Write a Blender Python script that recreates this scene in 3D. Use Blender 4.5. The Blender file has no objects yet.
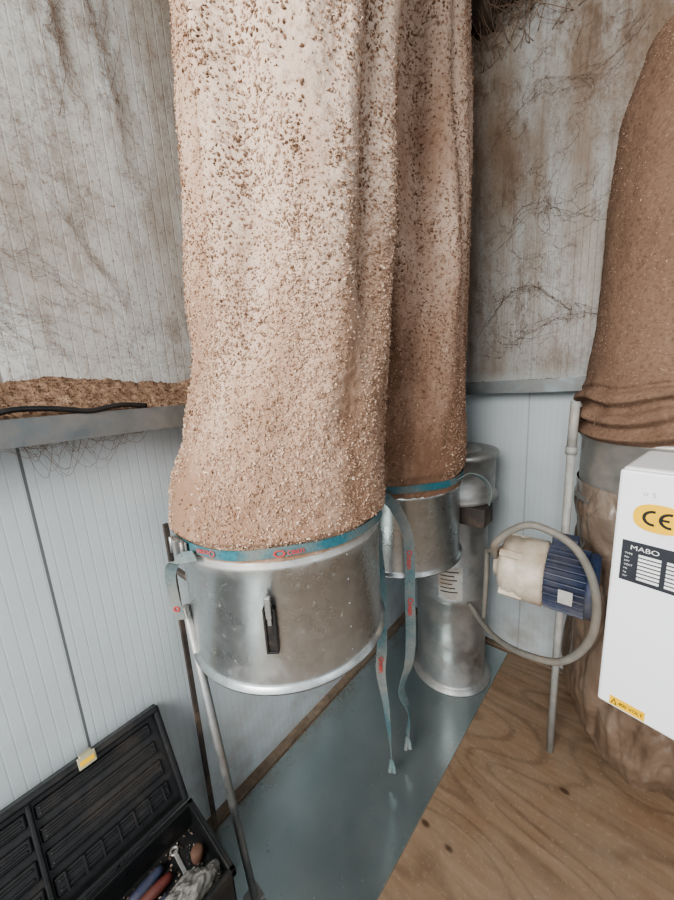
import bpy, bmesh, math, random
from mathutils import Vector, Matrix, noise
random.seed(7)
S = bpy.context.scene
COL = S.collection
PI = math.pi
# ------------------------------------------------------------------ helpers
def V(*a): return Vector(a)
def link(o):
    COL.objects.link(o); return o
def empty(name, loc, label=None, category=None, **kw):
    o = bpy.data.objects.new(name, None); o.location = loc
    o.empty_display_size = 0.1
    link(o)
    if label: o["label"] = label
    if category: o["category"] = category
    for k, v in kw.items(): o[k] = v
    return o
def meta(o, label=None, category=None, kind=None, group=None):
    if label: o["label"] = label
    if category: o["category"] = category
    if kind: o["kind"] = kind
    if group: o["group"] = group
    return o
def setparent(o, p):
    if p is None: return o
    o.parent = p
    if p.type == 'EMPTY' :
        o.matrix_parent_inverse = Matrix.Translation(p.location).inverted()
    return o
def mesh(name, vs, fs, mat=None, parent=None, smooth=False):
    me = bpy.data.meshes.new(name)
    me.from_pydata([tuple(v) for v in vs], [], fs)
    me.update()
    bm = bmesh.new(); bm.from_mesh(me)
    bmesh.ops.recalc_face_normals(bm, faces=bm.faces)
    bm.to_mesh(me); bm.free()
    if smooth:
        for p in me.polygons: p.use_smooth = True
    if mat: me.materials.append(mat)
    o = bpy.data.objects.new(name, me); link(o)
    setparent(o, parent)
    return o
class MB:
    """mesh builder: gathers pieces of ONE part"""
    def __init__(s): s.v = []; s.f = []; s.sm=[]
    def add(s, vs, fs, smooth=False):
        b = len(s.v); s.v += [Vector(v) for v in vs]
        for f in fs: s.f.append(tuple(i+b for i in f)); s.sm.append(smooth)
    def box(s, lo, hi, bev=0.0, M=None, seg=2):
        bm = bmesh.new(); bmesh.ops.create_cube(bm, size=1)
        lo = Vector(lo); hi = Vector(hi)
        for v in bm.verts:
            v.co = Vector([lo[i] + (v.co[i]+0.5)*(hi[i]-lo[i]) for i in range(3)])
        if bev > 0: bmesh.ops.bevel(bm, geom=list(bm.edges), offset=bev, segments=seg, affect='EDGES', profile=0.5)
        bm.verts.index_update()
        vs = [v.co.copy() for v in bm.verts]
        if M is not None: vs = [M @ v for v in vs]
        fs = [[v.index for v in f.verts] for f in bm.faces]
        bm.free(); s.add(vs, fs, False)
    def lathe(s, prof, c=(0,0,0), seg=64, axis='Z', cap=False, smooth=True):
        vs = []; fs = []
        n = len(prof)
        for i in range(seg):
            a = 2*PI*i/seg
            for r, h in prof:
                if axis == 'Z': p = (c[0]+r*math.cos(a), c[1]+r*math.sin(a), c[2]+h)
                elif axis == 'X': p = (c[0]+h, c[1]+r*math.cos(a), c[2]+r*math.sin(a))
                else: p = (c[0]+r*math.cos(a), c[1]+h, c[2]+r*math.sin(a))
                vs.append(p)
        for i in range(seg):
            j = (i+1) % seg
            for k in range(n-1):
                fs.append((i*n+k, j*n+k, j*n+k+1, i*n+k+1))
        s.add(vs, fs, smooth)
        if cap:
            for k in (0, n-1):
                s.add([vs[i*n+k] for i in range(seg)], [tuple(range(seg))], False)
    def tube(s, pts, r, seg=10, caps=True):
        pts = [Vector(p) for p in pts]; n = len(pts)
        T = []
        for i in range(n):
            a = pts[max(i-1, 0)]; b = pts[min(i+1, n-1)]
            d = b-a
            T.append(d.normalized() if d.length > 1e-9 else V(0,0,1))
        N = T[0].orthogonal().normalized(); vs = []; fs = []
        for i in range(n):
            N = (N - T[i]*N.dot(T[i])).normalized(); B = T[i].cross(N)
            rr = r[i] if isinstance(r, (list, tuple)) else r
            for k in range(seg):
                a = 2*PI*k/seg
                vs.append(pts[i] + (N*math.cos(a)+B*math.sin(a))*rr)
        for i in range(n-1):
            for k in range(seg):
                k2 = (k+1) % seg
                fs.append((i*seg+k, i*seg+k2, (i+1)*seg+k2, (i+1)*seg+k))
        if caps:
            fs.append(tuple(range(seg))); fs.append(tuple((n-1)*seg+k for k in range(seg)))
        s.add(vs, fs, True)
    def ribbon(s, pts, wdirs, w, t=0.0015):
        """flat webbing: pts centreline, wdirs width direction(s)"""
        pts = [Vector(p) for p in pts]; n = len(pts); vs = []; fs = []
        for i in range(n):
            a = pts[max(i-1, 0)]; b = pts[min(i+1, n-1)]; T = (b-a).normalized()
            W = Vector(wdirs[i] if isinstance(wdirs, list) else wdirs)
            W = (W - T*W.dot(T)).normalized(); Nn = T.cross(W)
            for (p, q) in ((-1, -1), (1, -1), (1, 1), (-1, 1)):
                vs.append(pts[i] + W*(w/2*p) + Nn*(t/2*q))
        for i in range(n-1):
            for k in range(4):
                k2 = (k+1) % 4
                fs.append((i*4+k, i*4+k2, (i+1)*4+k2, (i+1)*4+k))
        fs.append((0, 1, 2, 3)); fs.append(tuple((n-1)*4+k for k in range(4)))
        s.add(vs, fs, False)
    def make(s, name, mat, parent=None, recalc=True):
        me = bpy.data.meshes.new(name)
        me.from_pydata([tuple(v) for v in s.v], [], s.f); me.update()
        for p, sm in zip(me.polygons, s.sm): p.use_smooth = sm
        if recalc:
            bm = bmesh.new(); bm.from_mesh(me)
            bmesh.ops.recalc_face_normals(bm, faces=bm.faces)
            bm.to_mesh(me); bm.free()
        if mat: me.materials.append(mat)
        o = bpy.data.objects.new(name, me); link(o); setparent(o, parent)
        return o
def spline(ctrl, n=12):
    """catmull-rom through points"""
    P = [Vector(p) for p in ctrl]; P = [P[0]*2-P[1]] + P + [P[-1]*2-P[-2]]
    out = []
    for i in range(1, len(P)-2):
        for k in range(n):
            t = k/n; a, b, c, d = P[i-1], P[i], P[i+1], P[i+2]
            out.append(0.5*((2*b)+(c-a)*t+(2*a-5*b+4*c-d)*t*t+(3*b-a-3*c+d)*t**3))
    out.append(P[-2].copy()); return out
def lerp_tab(tab, z):
    if z <= tab[0][0]: return tab[0][1:]
    for a, b in zip(tab, tab[1:]):
        if z <= b[0]:
            t = (z-a[0])/(b[0]-a[0]); t = t*t*(3-2*t)*0.5+t*0.5
            return tuple(p+(q-p)*t for p, q in zip(a[1:], b[1:]))
    return tab[-1][1:]
def text_mesh(s, size, align='LEFT', bold=0.0):
    cu = bpy.data.curves.new('lettering', 'FONT'); cu.body = s; cu.size = size
    cu.align_x = align; cu.offset = bold
    o = bpy.data.objects.new('lettering_tmp', cu); link(o)
    dg = bpy.context.evaluated_depsgraph_get()
    me = bpy.data.meshes.new_from_object(o.evaluated_get(dg))
    vs = [v.co.copy() for v in me.vertices]; fs = [tuple(p.vertices) for p in me.polygons]
    bpy.data.objects.remove(o); bpy.data.meshes.remove(me)
    return vs, fs
# ------------------------------------------------------------------ materials
class NT:
    def __init__(s, name):
        s.m = bpy.data.materials.new(name); s.m.use_nodes = True
        s.t = s.m.node_tree; s.b = s.t.nodes['Principled BSDF']
        s.tc = s.t.nodes.new('ShaderNodeTexCoord'); s.co = s.tc.outputs['Object']
    def n(s, typ, props=None, **ins):
        nd = s.t.nodes.new('ShaderNode'+typ)
        for k, v in (props or {}).items(): setattr(nd, k, v)
        for k, v in ins.items():
            key = k.replace('_', ' ')
            if k.startswith('i') and k[1:].isdigit(): sock = nd.inputs[int(k[1:])]
            else: sock = nd.inputs[key]
            if isinstance(v, bpy.types.NodeSocket): s.t.links.new(v, sock)
            else: sock.default_value = v
        return nd
    def set(s, name, v):
        sock = s.b.inputs[name]
        if isinstance(v, bpy.types.NodeSocket): s.t.links.new(v, sock)
        else: sock.default_value = v
    def map(s, scale=(1, 1, 1), rot=(0, 0, 0), loc=(0,0,0)):
        return s.n('Mapping', Vector=s.co, Scale=scale, Rotation=rot, Location=loc).outputs[0]
    def noise(s, scale, detail=4, rough=0.55, vec=None, dist=0.0):
        return s.n('TexNoise', Vector=vec or s.co, Scale=scale, Detail=detail, Roughness=rough, Distortion=dist).outputs['Fac']
    def ramp(s, fac, stops):
        nd = s.n('ValToRGB', Fac=fac); cr = nd.color_ramp
        while len(cr.elements) < len(stops): cr.elements.new(0.5)
        for e, (p, c) in zip(cr.elements, stops):
            e.position = p
            e.color = (c, c, c, 1) if isinstance(c, (int, float)) else (*c, 1)
        return nd.outputs['Color']
    def mix(s, f, a, b, mode='MIX'):
        nd = s.n('Mix', {'data_type': 'RGBA', 'blend_type': mode})
        for i, v in ((0, f), (6, a), (7, b)):
            if isinstance(v, bpy.types.NodeSocket): s.t.links.new(v, nd.inputs[i])
            else: nd.inputs[i].default_value = v if i == 0 else (*v, 1)
        return nd.outputs[2]
    def math(s, op, a, b=0.0, c=0.0, clamp=False):
        nd = s.n('Math', {'operation': op, 'use_clamp': clamp}, i0=a, i1=b, i2=c); return nd.outputs[0]
    def mr(s, v, a, b, c, d): return s.n('MapRange', Value=v, i1=a, i2=b, i3=c, i4=d).outputs[0]
    def xyz(s):
        nd = s.n('SeparateXYZ', Vector=s.co); return nd.outputs
    def bump(s, h, strength=0.3, dist=0.01, prev=None):
        kw = dict(Height=h, Strength=strength, Distance=dist)
        if prev is not None: kw['Normal'] = prev
        o = s.n('Bump', **kw).outputs[0]; s.set('Normal', o); return o
    def done(s, color=None, rough=None, metal=None):
        if color is not None: s.set('Base Color', color if isinstance(color, bpy.types.NodeSocket) else (*color, 1))
        if rough is not None: s.set('Roughness', rough)
        if metal is not None: s.set('Metallic', metal)
        return s.m
def simple(name, c, rough=0.5, metal=0.0, var=0.15, sc=30, bump=0.1, dust=0.0, dustc=(.36,.25,.17)):
    t = NT(name); f = t.noise(sc)
    col = t.mix(t.ramp(f, [(0.3, 0.0), (0.7, 1.0)]), tuple(x*(1-var) for x in c), tuple(min(1, x*(1+var)) for x in c))
    if dust > 0:
        d = t.ramp(t.noise(7, 6, .65), [(0.62-dust*.35, 0.0), (0.9-dust*.3, 1.0)])
        col = t.mix(t.math('MULTIPLY', d, min(1, .4+dust*.6)), col, dustc)
    if bump: t.bump(f, bump, 0.003)
    return t.done(col, rough, metal)

def wall_mat(name, axis, stain_lo, stain_hi, film, filmc, joint, jstr, webamt):
    t = NT(name); X = t.xyz()
    u = X[axis]; z = X[2]
    fr = t.math('FRACT', t.math('DIVIDE', u, 0.024))
    tri = t.math('ABSOLUTE', t.math('SUBTRACT', fr, 0.5))
    e = t.math('SUBTRACT', 0.5, tri)
    groove = t.n('MapRange', Value=e, i1=0.0, i2=0.10, i3=1.0, i4=0.0).outputs[0]
    jt = t.math('LESS_THAN', t.math('FRACT', t.math('ADD', u, joint)), 0.006)
    base = t.mix(t.ramp(t.noise(2.2, 5), [(0.3, 0.0), (0.7, 1.0)]), (.50, .57, .60), (.59, .65, .67))
    base = t.mix(t.math('MULTIPLY', groove, 0.16), base, (.30, .34, .36))
    base = t.mix(t.math('MULTIPLY', jt, jstr), base, (.07, .075, .08))
    up = t.mr(z, 1.42, 1.52, 0.0, 1.0)
    stk = t.ramp(t.noise(9, 8, .62, t.map((1, 1, .10))), [(0.36, .45), (0.64, 1.0)])
    col = t.mix(t.math('MULTIPLY', t.math('MULTIPLY', up, film), stk), base, filmc)
    amt = t.mr(z, 1.45, 2.4, stain_lo, stain_hi)
    amt = t.math('MULTIPLY', amt, up)
    blot = t.ramp(t.noise(2.6, 11, .70, t.map((1, 1, .42)), .5), [(0.46, 0.0), (0.66, 1.0)])
    col = t.mix(t.math('MULTIPLY', blot, amt, clamp=True), col, (.215, .155, .11))
    blot2 = t.ramp(t.noise(7, 12, .80, t.map((1, 1, .45))), [(0.51, 0.0), (0.62, 1.0)])
    col = t.mix(t.math('MULTIPLY', blot2, t.math('MULTIPLY', amt, .9), clamp=True), col, (.13, .082, .052))
    for sc, seed, msc, wdt in ((4.0, 9.0, 1.8, .014), (9.0, 0.0, 2.4, .022), (20.0, 5.0, 3.2, .040)):
        nv = t.n('TexNoise', Vector=t.map((1, 1, 1), loc=(seed, seed, 0)), Scale=7.0, Detail=10.0, Roughness=.72).outputs['Color']
        wv = t.n('Mix', {'data_type': 'VECTOR'}, i0=0.42, i4=t.map((1, 1, .7), loc=(seed, 0, seed)), i5=nv).outputs[1]
        v = t.n('TexVoronoi', {'feature': 'DISTANCE_TO_EDGE'}, Vector=wv, Scale=sc).outputs['Distance']
        ln = t.ramp(v, [(0.0, 1.0), (wdt, 0.0)])
        msk = t.ramp(t.noise(msc, 6, .65, t.map((1, 1, 1), loc=(seed, 1, 2))), [(0.45, 0.0), (0.58, 1.0)])
        lf = t.math('MULTIPLY', t.math('MULTIPLY', ln, msk), t.math('MULTIPLY', up, webamt), clamp=True)
        col = t.mix(lf, col, (.115, .07, .042))
    spk = t.ramp(t.noise(80, 4, .75), [(0.56, 0.0), (0.66, 1.0)])
    col = t.mix(t.math('MULTIPLY', spk, t.math('MULTIPLY', up, 0.65)), col, (.15, .095, .062))
    lo = t.mr(z, 0.0, 0.5, 0.7, 0.10)
    col = t.mix(t.math('MULTIPLY', lo, t.ramp(t.noise(5, 8, .68), [(0.42, 0.0), (0.66, 1.0)])), col, (.30, .25, .20))
    b = t.bump(t.math('SUBTRACT', 1.0, groove), 0.22, 0.002)
    t.bump(t.noise(45, 6, .7), 0.15, 0.004, b)
    return t.done(col, 0.42, 0.0)
M_wl = wall_mat('panel_wall_dusty', 1, .40, .85, .50, (.42, .375, .31), 1.727, .85, .85)
M_wb = wall_mat('panel_wall_webbed', 0, .75, 1.0, 1.0, (.265, .22, .175), .35, .35, 1.0)

def ply():
    t = NT('plywood')
    g = t.noise(26, 9, .66, t.map((.10, 1, 1), (0, 0, .10)), .5)
    nv = t.n('TexNoise', Vector=t.map((.6, 1.5, 1), (0, 0, .3)), Scale=1.5, Detail=1.5, Roughness=.5).outputs['Fac']
    rings = t.math('SINE', t.math('MULTIPLY', nv, 120.0))
    rg = t.ramp(rings, [(0.0, 0.0), (0.66, 0.2), (1.0, 1.0)])
    col = t.ramp(g, [(0.3, (.165, .10, .058)), (0.5, (.23, .148, .09)), (0.72, (.295, .20, .13))])
    col = t.mix(t.math('MULTIPLY', rg, 0.50), col, (.10, .056, .032))
    d = t.ramp(t.noise(2.6, 10, .74), [(0.42, 0.0), (0.66, 1.0)])
    col = t.mix(t.math('MULTIPLY', d, 0.5), col, (.30, .235, .175))
    d2 = t.ramp(t.noise(60, 5, .75), [(0.56, 0.0), (0.68, .6)])
    col = t.mix(d2, col, (.36, .28, .21))
    k = t.n('TexVoronoi', Vector=t.map((1, 1.6, 1), loc=(.13,.42,0)), Scale=4.0).outputs['Distance']
    col = t.mix(t.ramp(k, [(0.04, .9), (0.08, 0.0)]), col, (.065, .035, .02))
    t.bump(g, 0.15, 0.002)
    return t.done(col, 0.5)
M_ply = ply()

def galv(name, c=(.55, .58, .59), rough=.32, dust=.3, dustz=None, bmp=.06, spots=0.0):
    t = NT(name)
    v = t.n('TexVoronoi', Vector=t.co, Scale=55.0).outputs['Color']
    vv = t.n('SeparateColor', Color=v).outputs[0]
    col = t.mix(vv, tuple(x*.88 for x in c), c)
    st = t.ramp(t.noise(6, 9, .72), [(0.70-dust*.5, 0.0), (1.0-dust*.35, .75)])
    if dustz is not None:
        g = t.mr(t.xyz()[2], dustz-.05, dustz, 0.0, .8)
        g = t.math('MULTIPLY', g, t.ramp(t.noise(22, 6, .7), [(0.35, 0.0), (0.6, 1.0)]))
        st = t.math('MAXIMUM', st, g)
    if spots:
        sp = t.ramp(t.noise(55, 5, .7), [(0.60, 0.0), (0.70, spots)])
        st = t.math('MAXIMUM', st, sp)
    col = t.mix(t.math('MULTIPLY', st, .8), col, (.34, .27, .21))
    met = t.mr(st, 0.0, 1.0, .90, .1)
    ro = t.mr(t.noise(12, 5), .3, .7, rough-.05, rough+.08)
    ro = t.math('ADD', ro, t.math('MULTIPLY', st, .3))
    t.bump(t.noise(4, 2), bmp, .012)
    return t.done(col, ro, met)
M_drum = galv('galvanised_drum', (.53, .56, .56), .28, .22, 1.165, .12, .5)
M_galv = galv('galvanised_steel', (.40, .42, .42), .38, .65, spots=.5)
M_rail = galv('galvanised_rail', (.20, .235, .25), .48, .65)
def sheetm():
    t = NT('floor_sheet_metal')
    f = t.ramp(t.noise(3, 7, .6), [(0.3, (.30, .36, .365)), (0.7, (.42, .475, .475))])
    s2 = t.ramp(t.noise(4, 6, .7, t.map((8, 1, 1), (0, 0, .5))), [(0.55, 0.0), (0.75, 1.0)])
    col = t.mix(t.math('MULTIPLY', s2, .25), f, (.50, .52, .51))
    d = t.ramp(t.noise(9, 11, .72), [(0.55, 0.0), (0.85, .7)])
    d3 = t.ramp(t.noise(90, 4, .7), [(0.60, 0.0), (0.70, .5)])
    d = t.math('MAXIMUM', d, d3)
    edge = t.mr(t.xyz()[0], .05, .14, .8, 0.0)
    d = t.math('MAXIMUM', d, t.math('MULTIPLY', edge, t.ramp(t.noise(14, 8, .7), [(.4, 0.0), (.6, 1.0)])))
    col = t.mix(t.math('MULTIPLY', d, .45), col, (.32, .26, .20))
    t.bump(t.noise(2.0, 2), .35, .02)
    return t.done(col, t.mr(d, 0, 1, .18, .42), .75)
M_sheet = sheetm()
def bagm(name, light, mid, dark, klo=-.12, khi=.10, z0=1.2, z1=2.1):
    t = NT(name); z = t.xyz()[2]
    big = t.noise(3.0, 8, .66, t.map((1.4, 1.4, .5)))
    hz = t.mr(z, z0, z1, klo, khi)
    col = t.ramp(t.math('ADD', big, hz), [(0.34, dark), (0.47, mid), (0.63, light)])
    fine = t.noise(75, 6, .68)
    col = t.mix(t.ramp(fine, [(0.36, 0.7), (0.48, 0.0)]), col, dark)
    col = t.mix(t.ramp(fine, [(0.58, 0.0), (0.70, .35)]), col, light)
    cl = t.noise(170, 2, .6)
    b = t.bump(fine, .5, .009)
    t.bump(cl, .35, .003, b)
    return t.done(col, .97)
M_bag = bagm('dusty_filter_fabric', (.61, .485, .395), (.465, .325, .24), (.31, .19, .125))
M_bag2 = bagm('dusty_filter_fabric_brown', (.53, .40, .315), (.37, .245, .175), (.215, .125, .08), -.16, .12, 1.5, 2.0)
def bag3m():
    t = NT('brown_filter_fabric'); f = t.noise(110, 6, .7)
    big = t.noise(4, 7, .62, t.map((1, 1, .5)))
    col = t.ramp(big, [(0.3, (.18, .11, .073)), (0.7, (.27, .177, .124))])
    col = t.mix(t.ramp(f, [(0.38, .6), (0.48, 0.0)]), col, (.10, .058, .038))
    col = t.mix(t.ramp(f, [(0.58, 0), (0.70, 0.45)]), col, (.42, .315, .235))
    b = t.bump(f, .45, .005)
    return t.done(col, .95)
M_bag3 = bag3m()
def chipm(name, stops):
    t = NT(name)
    r = t.n('NewGeometry').outputs['Random Per Island']
    return t.done(t.ramp(r, stops), .9)
M_clod = chipm('fine_wood_dust_clods', [(0.0, (.28, .175, .115)), (0.35, (.40, .27, .195)), (0.8, (.52, .38, .285)), (1.0, (.67, .535, .42))])
M_clod2 = chipm('fine_brown_dust_clods', [(0.0, (.19, .11, .072)), (0.4, (.30, .19, .13)), (0.8, (.42, .29, .21)), (1.0, (.56, .43, .33))])
M_chip = chipm('dark_wood_chip', [(0.0, (.14, .082, .048)), (0.6, (.26, .16, .10)), (1.0, (.38, .255, .175))])
def dustm():
    t = NT('sawdust'); f = t.noise(60, 9, .8)
    col = t.ramp(f, [(0.34, (.09, .052, .032)), (0.5, (.215, .137, .09)), (0.66, (.36, .255, .18))])
    t.bump(f, .7, .008); return t.done(col, .95)
M_dust = dustm()
M_web = simple('dusty_cobweb', (.21, .145, .105), .95, bump=0)
M_teal = simple('teal_webbing', (.03, .14, .175), .7, var=.25, sc=120, bump=.3, dust=.5)
M_tealg = simple('faded_webbing', (.09, .175, .195), .75, var=.25, sc=120, bump=.3, dust=.65, dustc=(.32,.275,.23))
M_red = simple('red_print', (.48, .06, .06), .6, bump=0)
M_black = simple('black_plastic', (.013, .014, .015), .38, var=.3, sc=60, bump=.1, dust=.3, dustc=(.085,.07,.055))
M_blackp = simple('black_steel', (.02, .02, .02), .5, dust=.2)
M_dark = simple('dark_steel', (.06, .05, .045), .7, dust=.4)  # dark brown base colour with blotchy dust
M_white = simple('white_enamel', (.76, .79, .80), .35, var=.03, sc=4, bump=.02, dust=.04)
M_yel = simple('yellow_sticker', (.80, .48, .02), .4, var=.04, bump=0)
M_blk = simple('black_print', (.01, .01, .01), .5, bump=0)
M_wht = simple('white_print', (.70, .71, .71), .5, bump=0)
M_grey = simple('grey_marks', (.40, .41, .42), .5, bump=0)
M_plate = simple('black_nameplate', (.025, .028, .035), .4, bump=0)
M_cream = simple('cream_cast_housing', (.60, .55, .46), .6, dust=.75, dustc=(.35,.24,.16))
M_blue = simple('blue_motor_paint', (.015, .038, .105), .5, var=.25, dust=.7, dustc=(.16,.15,.15))
M_cable = simple('grey_conduit', (.22, .21, .185), .6, dust=.4)
M_post = simple('grey_painted_pipe', (.36, .36, .34), .5, dust=.35)
def polym():
    t = NT('dusty_clear_polythene')
    f = t.noise(5, 10, .66, t.map((1, 1, .7)), .6)
    z = t.xyz()[2]
    f2 = t.math('ADD', f, t.mr(z, .2, 1.1, -.06, .10))
    col = t.ramp(f2, [(0.36, (.125, .082, .055)), (0.52, (.205, .147, .107)), (0.66, (.30, .245, .20)), (0.85, (.43, .405, .37))])
    t.bump(t.noise(10, 6, .6, t.map((1, 1, .5)), .8), .55, .02)
    t.set('Coat Weight', .6); t.set('Coat Roughness', .18)
    return t.done(col, .38)
M_poly = polym()
def clearm():
    t = NT('crumpled_clear_plastic')
    v = t.n('TexVoronoi', {'feature': 'F1'}, Vector=t.co, Scale=45.0).outputs['Distance']
    t.bump(v, .9, .006)
    t.set('Transmission Weight', .6); t.set('IOR', 1.15); t.set('Coat Weight', .6); t.set('Coat Roughness', .1)
    return t.done((.42, .41, .38), .25)
M_clear = clearm()
M_timber = simple('dusty_timber', (.19, .145, .105), .9, var=.35, sc=30, bump=.6, dust=.6, dustc=(.26,.21,.165))
M_ceil = simple('dark_roof_sheet', (.14, .11, .09), .8)

# ------------------------------------------------------------------ room
def slab(name, lo, hi, mat, kind='structure', label=None):
    b = MB(); b.box(lo, hi); o = b.make(name, mat); o["kind"] = kind
    if label: o["label"] = label
    return o
slab('floor', (-.1, -3.2, -.1), (3.0, .1, 0), M_ply, label='dusty brown plywood floor')
slab('wall_left', (-.1, -3.2, 0), (0, .1, 3.3), M_wl, label='ribbed white metal panel wall with dust')
slab('wall_back', (0, 0, 0), (3.0, .1, 3.3), M_wb, label='ribbed white metal panel wall covered in dusty webs')
slab('ceiling', (-.1, -3.2, 3.3), (3.0, .1, 3.4), M_ceil, label='dark dusty metal roof')
slab('baseboard_left', (0, -3.2, 0), (.036, 0, .014), M_timber)
slab('baseboard_back', (.036, -.025, 0), (3.0, 0, .014), M_timber)
def rail(name, run, L0, L1):
    b = MB(); prof = [(0.0, 1.415), (.10, 1.415), (.10, 1.472), (.094, 1.472), (.094, 1.421), (0.0, 1.421)]
    vs = []; n = len(prof); m = 60
    for i in range(m+1):
        L = L0+(L1-L0)*i/m; wob = .0035*noise.noise(Vector((L*4, 0, 0)))
        for d, z in prof:
            zz = z+wob*(1 if d > .05 else 0)
            vs.append((d, L, zz) if run == 'Y' else (L, -d, zz))
    fs = [tuple(range(n)), tuple(range(m*n, (m+1)*n))]
    for i in range(m):
        for k in range(n):
            k2 = (k+1) % n; fs.append((i*n+k, i*n+k2, (i+1)*n+k2, (i+1)*n+k))
    b.add(vs, fs); o = b.make(name, M_rail); o["kind"] = 'structure'; o["label"] = 'galvanised steel wall rail carrying sawdust'
    return o
rail('trim_1', 'Y', -3.2, -.001)
rail('trim_2', 'X', .101, 3.0)
b = MB(); b.box((.0, -.20, 2.98), (3.0, -.0, 3.14), .004); b.box((.40,-.30,2.93),(.46,0,3.3),.004)
o = b.make('trim_3', M_dark); o["kind"] = 'structure'
def flake(b, rnd, p, s):
    ax = [Vector((rnd.gauss(0, 1), rnd.gauss(0, 1), rnd.gauss(0, 1))).normalized() for _ in range(2)]
    X = ax[0]; Y = X.cross(ax[1]).normalized(); Z = X.cross(Y)
    if rnd.random() < .7: sx, sy, sz = s*rnd.uniform(.7, 1.3), s*.9, s*rnd.uniform(.5, .9)
    else: sx, sy, sz = s*rnd.uniform(1.2, 1.9), s*.8, s*.25
    b.add([p+X*sx, p-X*sx, p+Y*sy, p-Y*sy, p+Z*sz, p-Z*sz], [(0, 2, 4), (2, 1, 4), (1, 3, 4), (3, 0, 4), (2, 0, 5), (1, 2, 5), (3, 1, 5), (0, 3, 5)])
def dust_on_rail(name, run, L0, L1, hmax, base, label, nfl):
    nL = int((L1-L0)/.005); nd = 20; vs = []; fs = []
    def hgt(L, t_):
        env = min(1, (L-L0)/(L1-L0)*12, (L1-L)/(L1-L0)*12)
        d = .001+.092*t_
        hh = hmax*(.80+.45*noise.noise(Vector((L*2.6, 5, 0)))+.25*noise.noise(Vector((L*9, 1, 0))))*env
        z = 1.423+base*env + hh*((1-t_)**1.1) + .004*env*noise.fractal(Vector((L*60, d*60, 2)), .5, 2, 5)
        if t_ >= 1: z = 1.4225+base*env*.9
        return d, z
    for i in range(nL+1):
        L = L0+(L1-L0)*i/nL
        for k in range(nd+1):
            d, z = hgt(L, k/nd)
            vs.append((d, L, z) if run == 'Y' else (L, -d, z))
    for i in range(nL):
        for k in range(nd):
            a = i*(nd+1)+k; fs.append((a, a+1, a+nd+2, a+nd+1))
    b = MB(); b.add(vs, fs, True)
    rnd = random.Random(31)
    for _ in range(nfl):
        L = rnd.uniform(max(L0, -2.3), L1); t_ = rnd.random()*.98
        d, z = hgt(L, t_); s = rnd.uniform(.0008, .0026)
        p = V(max(.005, d), L, z+s*.4) if run == 'Y' else V(L, -max(.005, d), z+s*.4)
        flake(b, rnd, p, s)
    o = b.make(name, M_dust)
    meta(o, label, 'sawdust', 'stuff'); return o
dust_on_rail('sawdust_pile', 'Y', -3.1, -.15, .095, .050, 'brown sawdust heaped along the steel wall rail', 9000)
dust_on_rail('sawdust_pile', 'X', .15, 2.6, .022, .030, 'thin brown sawdust lying on the steel wall rail', 1500)
b = MB(); b.tube(spline([(.099, -2.2, 1.474), (.100, -2.0, 1.475), (.100, -1.85, 1.476), (.100, -1.77, 1.482), (.100, -1.72, 1.490), (.100, -1.66, 1.486), (.100, -1.60, 1.476), (.100, -1.54, 1.484), (.099, -1.48, 1.478)]), .006, 8)
meta(b.make('cable', M_black), 'black dusty cable lying on the wall rail', 'cable')

# metal sheet on floor
pl_ = [(.042, -2.6), (.521, -2.6), (.614, -.045), (.042, -.045)]
b = MB(); vs = [V(x, y, 0) for x, y in pl_]+[V(x, y, .004) for x, y in pl_]
b.add(vs, [(0, 1, 2, 3), (4, 5, 6, 7), (0, 1, 5, 4), (1, 2, 6, 5), (2, 3, 7, 6), (3, 0, 4, 7)])
e0 = V(.513, -2.6, .004); e1 = V(.606, -.045, .004)
b.add([e0, e1, e1+V(.008, 0, 0), e0+V(.008, 0, 0), e0+V(0, 0, .004), e1+V(0, 0, .004), e1+V(.008, 0, .004), e0+V(.008, 0, .004)], [(0, 1, 5, 4), (1, 2, 6, 5), (2, 3, 7, 6), (3, 0, 4, 7), (4, 5, 6, 7)])
meta(b.make('metal_sheet', M_sheet), 'large grey-green sheet metal panel lying on the plywood floor', 'metal sheet')

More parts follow.
